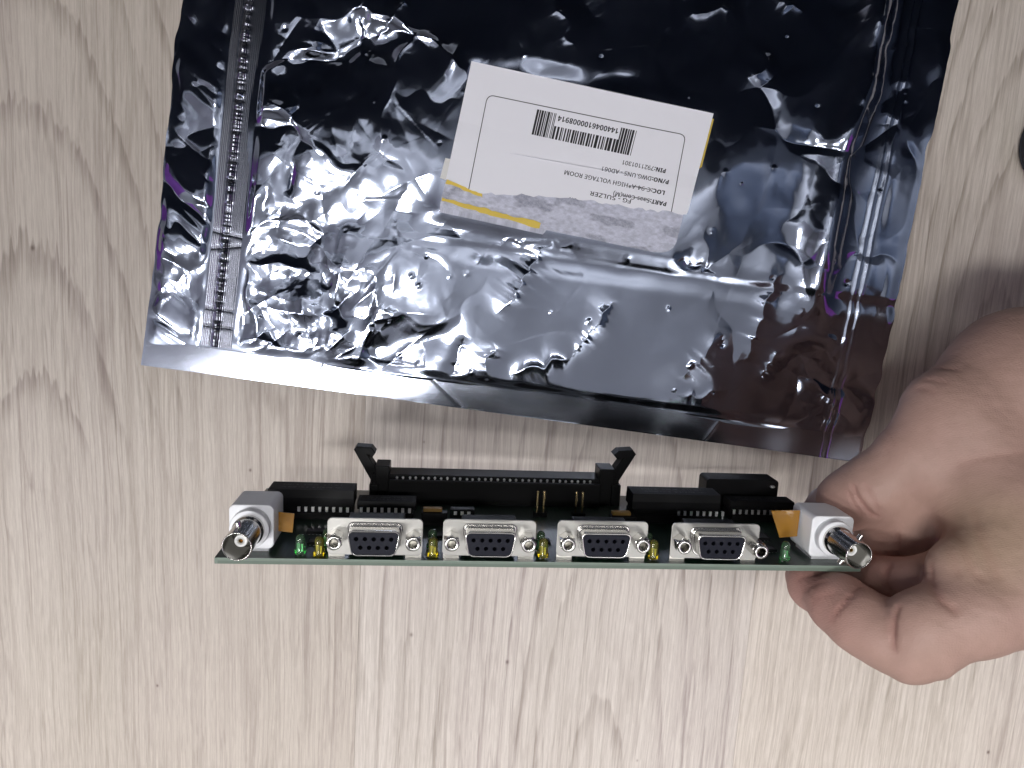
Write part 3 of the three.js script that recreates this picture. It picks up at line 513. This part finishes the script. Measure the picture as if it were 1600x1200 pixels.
  const soic = (x, z, w, d, n) => { const g = new THREE.Group(); g.name = 'small_chip'; board.add(g); part('body', box(x - w / 2, x + w / 2, 0.3, 2.0, z - d / 2, z + d / 2, 0.15), matteBlack, g); part('print', box(x - w / 2 + 0.5, x + w / 2 - 0.5, 1.99, 2.03, z - d / 2 + 0.5, z + d / 2 - 0.5), std([0.05, 0.05, 0.055], 0.6), g); for (let i = 0; i < n; i++) for (const s of [-1, 1]) part('pin', [box(-0.21, 0.21, 0.05, 0.25, -0.9, 0.1), box(-0.21, 0.21, 0.1, 1.1, -0.1, 0.1)].map((q) => q.rotateY(s > 0 ? Math.PI : 0).translate(x - (n - 1) * 0.635 + i * 1.27, 0, z + s * (d / 2 + 0.35))), solder, g); };
  for (const [x, z, w, d, n] of [[50, -19, 10, 4.2, 7], [50, -28, 10, 4.2, 7], [88, -19, 10, 4.2, 7], [86, -28, 18, 7.6, 14], [108, -17.5, 6, 4, 4], [126, -19, 10, 4.2, 7], [124, -29, 16, 7.6, 12], [165, -19, 10, 4.2, 7], [165, -28, 10, 4.2, 7], [190, -13.5, 5, 4, 4], [30, -14, 6, 4, 4], [30, -24, 10, 4, 7], [145, -22, 10, 4, 7], [72, -22, 8, 4, 5], [190, -26, 10, 6, 7], [145, -15, 5, 4, 4]]) soic(x, z, w, d, n);
  const body = std([0.03, 0.03, 0.034], 0.5), cream = std([0.5, 0.42, 0.3], 0.6);
  const smd = (x, z, along, tone) => { const g = new THREE.Group(); g.name = 'chip_resistor'; board.add(g); const L = along ? [1.0, 0.62] : [0.62, 1.0]; part('body', box(x - L[0] * 0.7, x + L[0] * 0.7, 0.1, 0.75, z - L[1] * 0.7, z + L[1] * 0.7), tone ? cream : body, g); for (const s of [-1, 1]) part('end_cap', along ? box(x + s * 1.0 - 0.32, x + s * 1.0 + 0.32, 0.08, 0.8, z - 0.66, z + 0.66, 0.08) : box(x - 0.66, x + 0.66, 0.08, 0.8, z + s * 1.0 - 0.32, z + s * 1.0 + 0.32, 0.08), solder, g); };
  const R = rng(3); for (let i = 0; i < 9; i++) for (const cx of [28, 69.5, 107, 145, 189]) smd(cx + (R() - 0.5) * 9, -5 - i * 2.9 - R(), R() < 0.6, R() < 0.35);
  for (const x of [77.4, 79.9, 82.4]) part('solder_pad', box(x - 0.6, x + 0.6, 5.2, 6.6, -33.4, -33, 0.1), solder, board);
  part('terminal_block', box(75.5, 84.5, 0.2, 7.2, -37, -33.5, 0.3), black, board);
}

// ---------------------------------------------------------------- the hand: one smooth surface from tapered bones
{
  const bones = [];   // a, b, ra, rb, group
  const J = (px, py, d) => at(px, py, d * MM);
  const chain = (group, k, list) => { for (let i = 0; i + 1 < list.length; i++) bones.push({ a: list[i][0], b: list[i + 1][0], ra: list[i][1] * MM, rb: list[i + 1][1] * MM, group, k: k * MM }); };
  const thumb = [[J(1288, 803, 294), 8.3], [J(1330, 780, 286), 10.4], [J(1368, 764, 279), 11.9], [J(1432, 712, 272), 12.4], [J(1494, 654, 270), 17.9], [J(1600, 604, 275), 27.2], [J(1740, 640, 273), 31.5]];
  const index = [[J(1256, 902, 290), 6.8], [J(1272, 914, 279), 8.4], [J(1314, 946, 262), 9.6], [J(1350, 972, 253), 9.9], [J(1378, 990, 248), 10.2]];
  const knuckle = [[J(1340, 972, 256), 8.2], [J(1424, 1014, 243), 9.8], [J(1440, 1006, 243), 11.5]];
  const proximal = [[J(1444, 980, 241), 12.2], [J(1520, 957, 241), 13.2], [J(1650, 915, 242), 16.5]];
  const middle = [[J(1300, 884, 300), 7.2], [J(1350, 900, 286), 8.6], [J(1388, 914, 270), 8.8], [J(1432, 920, 262), 9.8], [J(1500, 905, 258), 11], [J(1650, 885, 256), 15]];
  const ring = [[J(1310, 856, 318), 7.2], [J(1368, 860, 297), 8.8], [J(1404, 858, 288), 9.4], [J(1448, 838, 281), 10.4], [J(1510, 836, 275), 11.6], [J(1650, 850, 276), 15]];
  const little = [[J(1330, 826, 330), 6.6], [J(1390, 832, 322), 8.2], [J(1440, 822, 314), 9.4], [J(1510, 806, 304), 10.5], [J(1650, 820, 294), 14]];
  chain('thumb', 5, thumb); chain('index', 4, index); chain('knuckle', 4, knuckle); chain('proximal', 4, proximal); chain('middle', 4, middle); chain('ring', 4, ring); chain('little', 4, little);
  chain('palm', 14, [[J(1556, 730, 264), 15.5], [J(1592, 800, 256), 19], [J(1640, 880, 252), 19]]);
  chain('lobe', 4, [[J(1506, 892, 246), 11.2], [J(1580, 880, 246), 16]]);
  chain('palm', 14, [[J(1585, 905, 248), 13.5], [J(1640, 890, 250), 19], [J(1760, 830, 258), 26]]);
  chain('palm', 14, [[J(1720, 660, 272), 28], [J(1900, 740, 274), 31], [J(2150, 800, 262), 29]]);
  chain('palm', 14, [[J(1650, 900, 250), 17], [J(1900, 800, 265), 29], [J(2150, 830, 265), 30]]);
  chain('palm', 14, [[J(1660, 850, 285), 16], [J(1900, 790, 285), 26]]);
  const smin = (a, b, k) => { const h = Math.max(k - Math.abs(a - b), 0) / k; return Math.min(a, b) - h * h * k * 0.25; };
  for (const b of bones) { b.ab = b.b.clone().sub(b.a); b.l2 = b.ab.lengthSq(); b.inv = 1 / b.l2; }
  // creases pressed into the skin: segments with a depth and a width
  const field = (x, y, z) => {
    const by = { thumb: 1, index: 1, knuckle: 1, proximal: 1, lobe: 1, middle: 1, ring: 1, little: 1, palm: 1 };
    for (const b of bones) {
      const px = x - b.a.x, py = y - b.a.y, pz = z - b.a.z, t = clamp((px * b.ab.x + py * b.ab.y + pz * b.ab.z) * b.inv);
      const dx = px - b.ab.x * t, dy = py - b.ab.y * t, dz = pz - b.ab.z * t, d = Math.sqrt(dx * dx + dy * dy + dz * dz) - lerp(b.ra, b.rb, t);
      by[b.group] = smin(by[b.group], d, b.k);
    }
    by.proximal = smin(by.proximal, by.lobe, 0.004);
    by.index = smin(smin(by.index, by.proximal, 0.0016), by.knuckle, 0.005);
    let d = smin(smin(by.index, by.middle, 0.0022), smin(by.ring, by.little, 0.0022), 0.0022);
    d = smin(d, by.palm, 0.008);
    d = smin(d, by.thumb, Math.max(0.001, 0.016 * smooth(0.118, 0.14, x)));
    return d;
  };
  // creases pressed into the skin, each a line of points found on the surface
  const onSkin = (px, py) => { const r = RAY(px, py); let t = 0.19; for (let i = 0; i < 90; i++) { const p = r.clone().multiplyScalar(t).add(camera.position), d = field(p.x, p.y, p.z); if (d < 0.0002) break; t += Math.max(0.0004, d * 0.8); if (t > 0.36) break; } return r.multiplyScalar(t).add(camera.position); };
  const grooves = [];
  const crease = (depth, width, ...pts) => { const P = pts.map(([x, y]) => onSkin(x, y)).filter((p) => p.y > 0.02); for (let i = 0; i + 1 < P.length; i++) grooves.push({ a: P[i], ab: P[i + 1].clone().sub(P[i]), l2: P[i].distanceToSquared(P[i + 1]) + 1e-12, depth: depth * MM * (i === 0 || i === P.length - 2 ? 0.8 : 1), width: width * MM, red: 1 }); };
  crease(0.7, 0.6, [1345, 915], [1332, 928], [1318, 943], [1306, 958], [1299, 968]);
  crease(1.0, 0.9, [1402, 950], [1396, 970], [1395, 990], [1396, 1010]);
  crease(0.8, 1.0, [1334, 762], [1340, 778], [1350, 792], [1362, 804], [1370, 806]); crease(0.6, 0.8, [1326, 770], [1334, 788], [1346, 802]); crease(0.5, 0.9, [1352, 760], [1362, 778], [1372, 796]);
  crease(0.8, 0.9, [1402, 838], [1404, 852], [1402, 868]); crease(1.0, 1.0, [1388, 884], [1384, 900], [1386, 920]);
  crease(0.8, 1.3, [1452, 886], [1453, 902], [1460, 922], [1472, 940], [1490, 952]); crease(0.4, 1.4, [1500, 838], [1506, 860], [1516, 885], [1532, 905]); crease(0.4, 1.6, [1520, 800], [1530, 835], [1545, 870], [1556, 900]); crease(0.35, 1.2, [1482, 850], [1490, 872], [1496, 896]);
  crease(0.4, 0.7, [1248, 905], [1262, 899], [1280, 896]); crease(0.35, 0.7, [1256, 922], [1274, 912], [1292, 908]); crease(0.35, 0.7, [1270, 940], [1286, 930], [1298, 928]);
  crease(0.45, 0.7, [1434, 606], [1446, 608], [1460, 612]); crease(0.45, 0.7, [1446, 592], [1460, 594], [1478, 597]); crease(0.4, 0.7, [1462, 574], [1478, 575], [1496, 578]); crease(0.3, 0.6, [1386, 668], [1392, 680], [1396, 694]); crease(0.25, 0.6, [1378, 676], [1384, 690], [1388, 704]);
  crease(0.25, 1.2, [1500, 724], [1540, 715], [1598, 708]);
  // surface nets
  function surface(f, lo, hi, cell) {
    const n = [0, 1, 2].map((i) => Math.ceil((hi[i] - lo[i]) / cell) + 1), [nx, ny, nz] = n, val = new Float32Array(nx * ny * nz), ids = new Int32Array(nx * ny * nz).fill(-1), pos = [], idx = [];
    const id = (i, j, k) => i + nx * (j + ny * k);
    // coarse pass first: skip blocks far from the surface
    const S = 4;
    for (let k = 0; k < nz; k += S) for (let j = 0; j < ny; j += S) for (let i = 0; i < nx; i += S) {
      const c = f(lo[0] + (i + S / 2) * cell, lo[1] + (j + S / 2) * cell, lo[2] + (k + S / 2) * cell), far = Math.abs(c) > cell * S * 1.6;
      for (let kk = k; kk < Math.min(k + S, nz); kk++) for (let jj = j; jj < Math.min(j + S, ny); jj++) for (let ii = i; ii < Math.min(i + S, nx); ii++) val[id(ii, jj, kk)] = far ? c : f(lo[0] + ii * cell, lo[1] + jj * cell, lo[2] + kk * cell);
    }
    const C = [0, 1, nx, nx + 1, nx * ny, nx * ny + 1, nx * ny + nx, nx * ny + nx + 1], E = [[0, 1], [2, 3], [4, 5], [6, 7], [0, 2], [1, 3], [4, 6], [5, 7], [0, 4], [1, 5], [2, 6], [3, 7]];
    for (let k = 0; k < nz - 1; k++) for (let j = 0; j < ny - 1; j++) for (let i = 0; i < nx - 1; i++) {
      const o = id(i, j, k); let m = 0; for (let q = 0; q < 8; q++) if (val[o + C[q]] < 0) m |= 1 << q;
      if (m === 0 || m === 255) continue;
      let x = 0, y = 0, z = 0, c = 0;
      for (const [a, b] of E) { if (((m >> a) & 1) === ((m >> b) & 1)) continue; const va = val[o + C[a]], vb = val[o + C[b]], t = va / (va - vb); x += lerp(a & 1, b & 1, t); y += lerp((a >> 1) & 1, (b >> 1) & 1, t); z += lerp(a >> 2, b >> 2, t); c++; }
      ids[o] = pos.length / 3; pos.push(lo[0] + (i + x / c) * cell, lo[1] + (j + y / c) * cell, lo[2] + (k + z / c) * cell);
    }
    const quad = (a, b, c, d, flip) => { if (a < 0 || b < 0 || c < 0 || d < 0) return; flip ? idx.push(a, c, b, a, d, c) : idx.push(a, b, c, a, c, d); };
    for (let k = 1; k < nz - 1; k++) for (let j = 1; j < ny - 1; j++) for (let i = 1; i < nx - 1; i++) {
      const o = id(i, j, k), s = val[o] < 0;
      if (s !== val[o + 1] < 0) quad(ids[o], ids[o - nx], ids[o - nx - nx * ny], ids[o - nx * ny], s);
      if (s !== val[o + nx] < 0) quad(ids[o], ids[o - nx * ny], ids[o - nx * ny - 1], ids[o - 1], s);
      if (s !== val[o + nx * ny] < 0) quad(ids[o], ids[o - 1], ids[o - 1 - nx], ids[o - nx], s);
    }
    return { pos, idx };
  }
  const { pos, idx } = surface(field, [0.085, 0.0, -0.01], [0.29, 0.175, 0.19], 0.0012);
  // smooth normals from the field, then press the creases in along them
  const N = new Float32Array(pos.length), col = new Float32Array(pos.length), uv = new Float32Array(pos.length / 3 * 2);
  const P = Float32Array.from(pos);
  for (let i = 0; i < pos.length; i += 3) {
    const [x, y, z] = [pos[i], pos[i + 1], pos[i + 2]], e = 0.0006;
    const n = V3(field(x + e, y, z) - field(x - e, y, z), field(x, y + e, z) - field(x, y - e, z), field(x, y, z + e) - field(x, y, z - e)).normalize();
    let press = 0, red = 0;
    for (const g of grooves) {
      // measured in the plane across the surface, so that a crease need only be near the skin
      const p = V3(x, y, z).sub(g.a), t = clamp(p.dot(g.ab) / g.l2), r = p.addScaledVector(g.ab, -t), off = r.dot(n), across = Math.sqrt(Math.max(0, r.lengthSq() - off * off));
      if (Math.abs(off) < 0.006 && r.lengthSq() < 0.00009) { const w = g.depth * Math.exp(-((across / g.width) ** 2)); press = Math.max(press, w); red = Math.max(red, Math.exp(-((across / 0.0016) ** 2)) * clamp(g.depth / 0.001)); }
    }
    const wob = 0.00022 * fbm(x * 130, z * 130 + y * 90, 5, 2) + 0.00008 * noise(x * 700, z * 700 + y * 500, 6);
    P[i] -= n.x * (press - wob); P[i + 1] -= n.y * (press - wob); P[i + 2] -= n.z * (press - wob);
    const mottle = fbm(x * 90, z * 90 + y * 60, 13, 3), fine = fbm(x * 420, z * 420 + y * 300, 16, 2), dIndexTip = V3(x, y, z).distanceTo(index[1][0]), dWeb = V3(x, y, z).distanceTo(J(1545, 850, 245));
    const tip = smooth(0.045, 0.012, dIndexTip), sallow = smooth(0.026, 0.008, dWeb);
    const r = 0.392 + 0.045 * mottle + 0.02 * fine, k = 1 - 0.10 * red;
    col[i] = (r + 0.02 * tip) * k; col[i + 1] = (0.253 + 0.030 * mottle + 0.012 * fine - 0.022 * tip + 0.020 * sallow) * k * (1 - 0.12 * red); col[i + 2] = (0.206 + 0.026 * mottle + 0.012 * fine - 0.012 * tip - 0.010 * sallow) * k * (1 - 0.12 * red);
    uv[i / 3 * 2] = x * 18; uv[i / 3 * 2 + 1] = (z * 0.8 + y * 0.6) * 18;
  }
  const g = new THREE.BufferGeometry();
  g.setAttribute('position', new THREE.BufferAttribute(P, 3)); g.setAttribute('uv', new THREE.BufferAttribute(uv, 2)); g.setAttribute('color', new THREE.BufferAttribute(col, 3)); g.setIndex(idx); g.computeVertexNormals();
  const pores = pixelMap(512, 512, (x, y) => { const c = cells(x / 9, y / 6, 5), l = noise(x / 3, y / 14, 6) + noise(x / 14, y / 3, 8); const v = 150 + 70 * Math.min(0.6, c[1] - c[0]) + 16 * l - 20; return [v, v, v]; }, { srgb: false, repeat: true });
  const skin = new THREE.MeshPhysicalMaterial({ color: 0xffffff, vertexColors: true, roughness: 0.55, bumpMap: pores, bumpScale: 0.0002, specularIntensity: 0.8 });
  const person = mesh('person', g, skin, scene);
  tag(person, 'bare hand from the right, thumb and fingers pinching the end of the circuit board', 'person');
  // thumb nail, on the far side of the thumb tip
  const nail = new THREE.SphereGeometry(1, 24, 16, 0, Math.PI * 2, 0, 1.1).scale(0.0078, 0.0034, 0.0074);
  const tipP = thumb[0][0].clone().lerp(thumb[1][0], 0.35), axis = thumb[0][0].clone().sub(thumb[2][0]).normalize(), lookOut = V3(-0.2, 0.75, -0.75), out = lookOut.clone().addScaledVector(axis, -lookOut.dot(axis)).normalize(), side = new THREE.Vector3().crossVectors(axis, out);
  nail.applyMatrix4(new THREE.Matrix4().makeBasis(axis, out, side).setPosition(tipP.addScaledVector(out, 0.0062)));
  mesh('thumb_nail', nail, std([0.36, 0.26, 0.24], 0.32), person);
}

// ---------------------------------------------------------------- small dark round thing cut off by the right edge of the picture
{
  const p = onHeight(1672, 225, 0.008);
  const cap = new THREE.Group(); cap.name = 'bottle_cap'; cap.position.set(p.x, 0, p.z); scene.add(cap);
  const m = std([0.012, 0.014, 0.02], 0.7);
  mesh('cap_body', lathe([[0, 0.0005], [0.0170, 0.0005], [0.0186, 0.002], [0.0190, 0.006], [0.0182, 0.0095], [0.0155, 0.0115], [0, 0.012]], 48), m, cap);
  mesh('cap_rim', new THREE.TorusGeometry(0.0186, 0.0006, 8, 48).rotateX(Math.PI / 2).translate(0, 0.003, 0), m, cap);
  tag(cap, 'small dark round cap on the wood, cut off by the right edge of the photo', 'cap');
}

scene.traverse((o) => { if (o.isMesh) o.castShadow = o.receiveShadow = true; });
renderer.render(scene, camera);
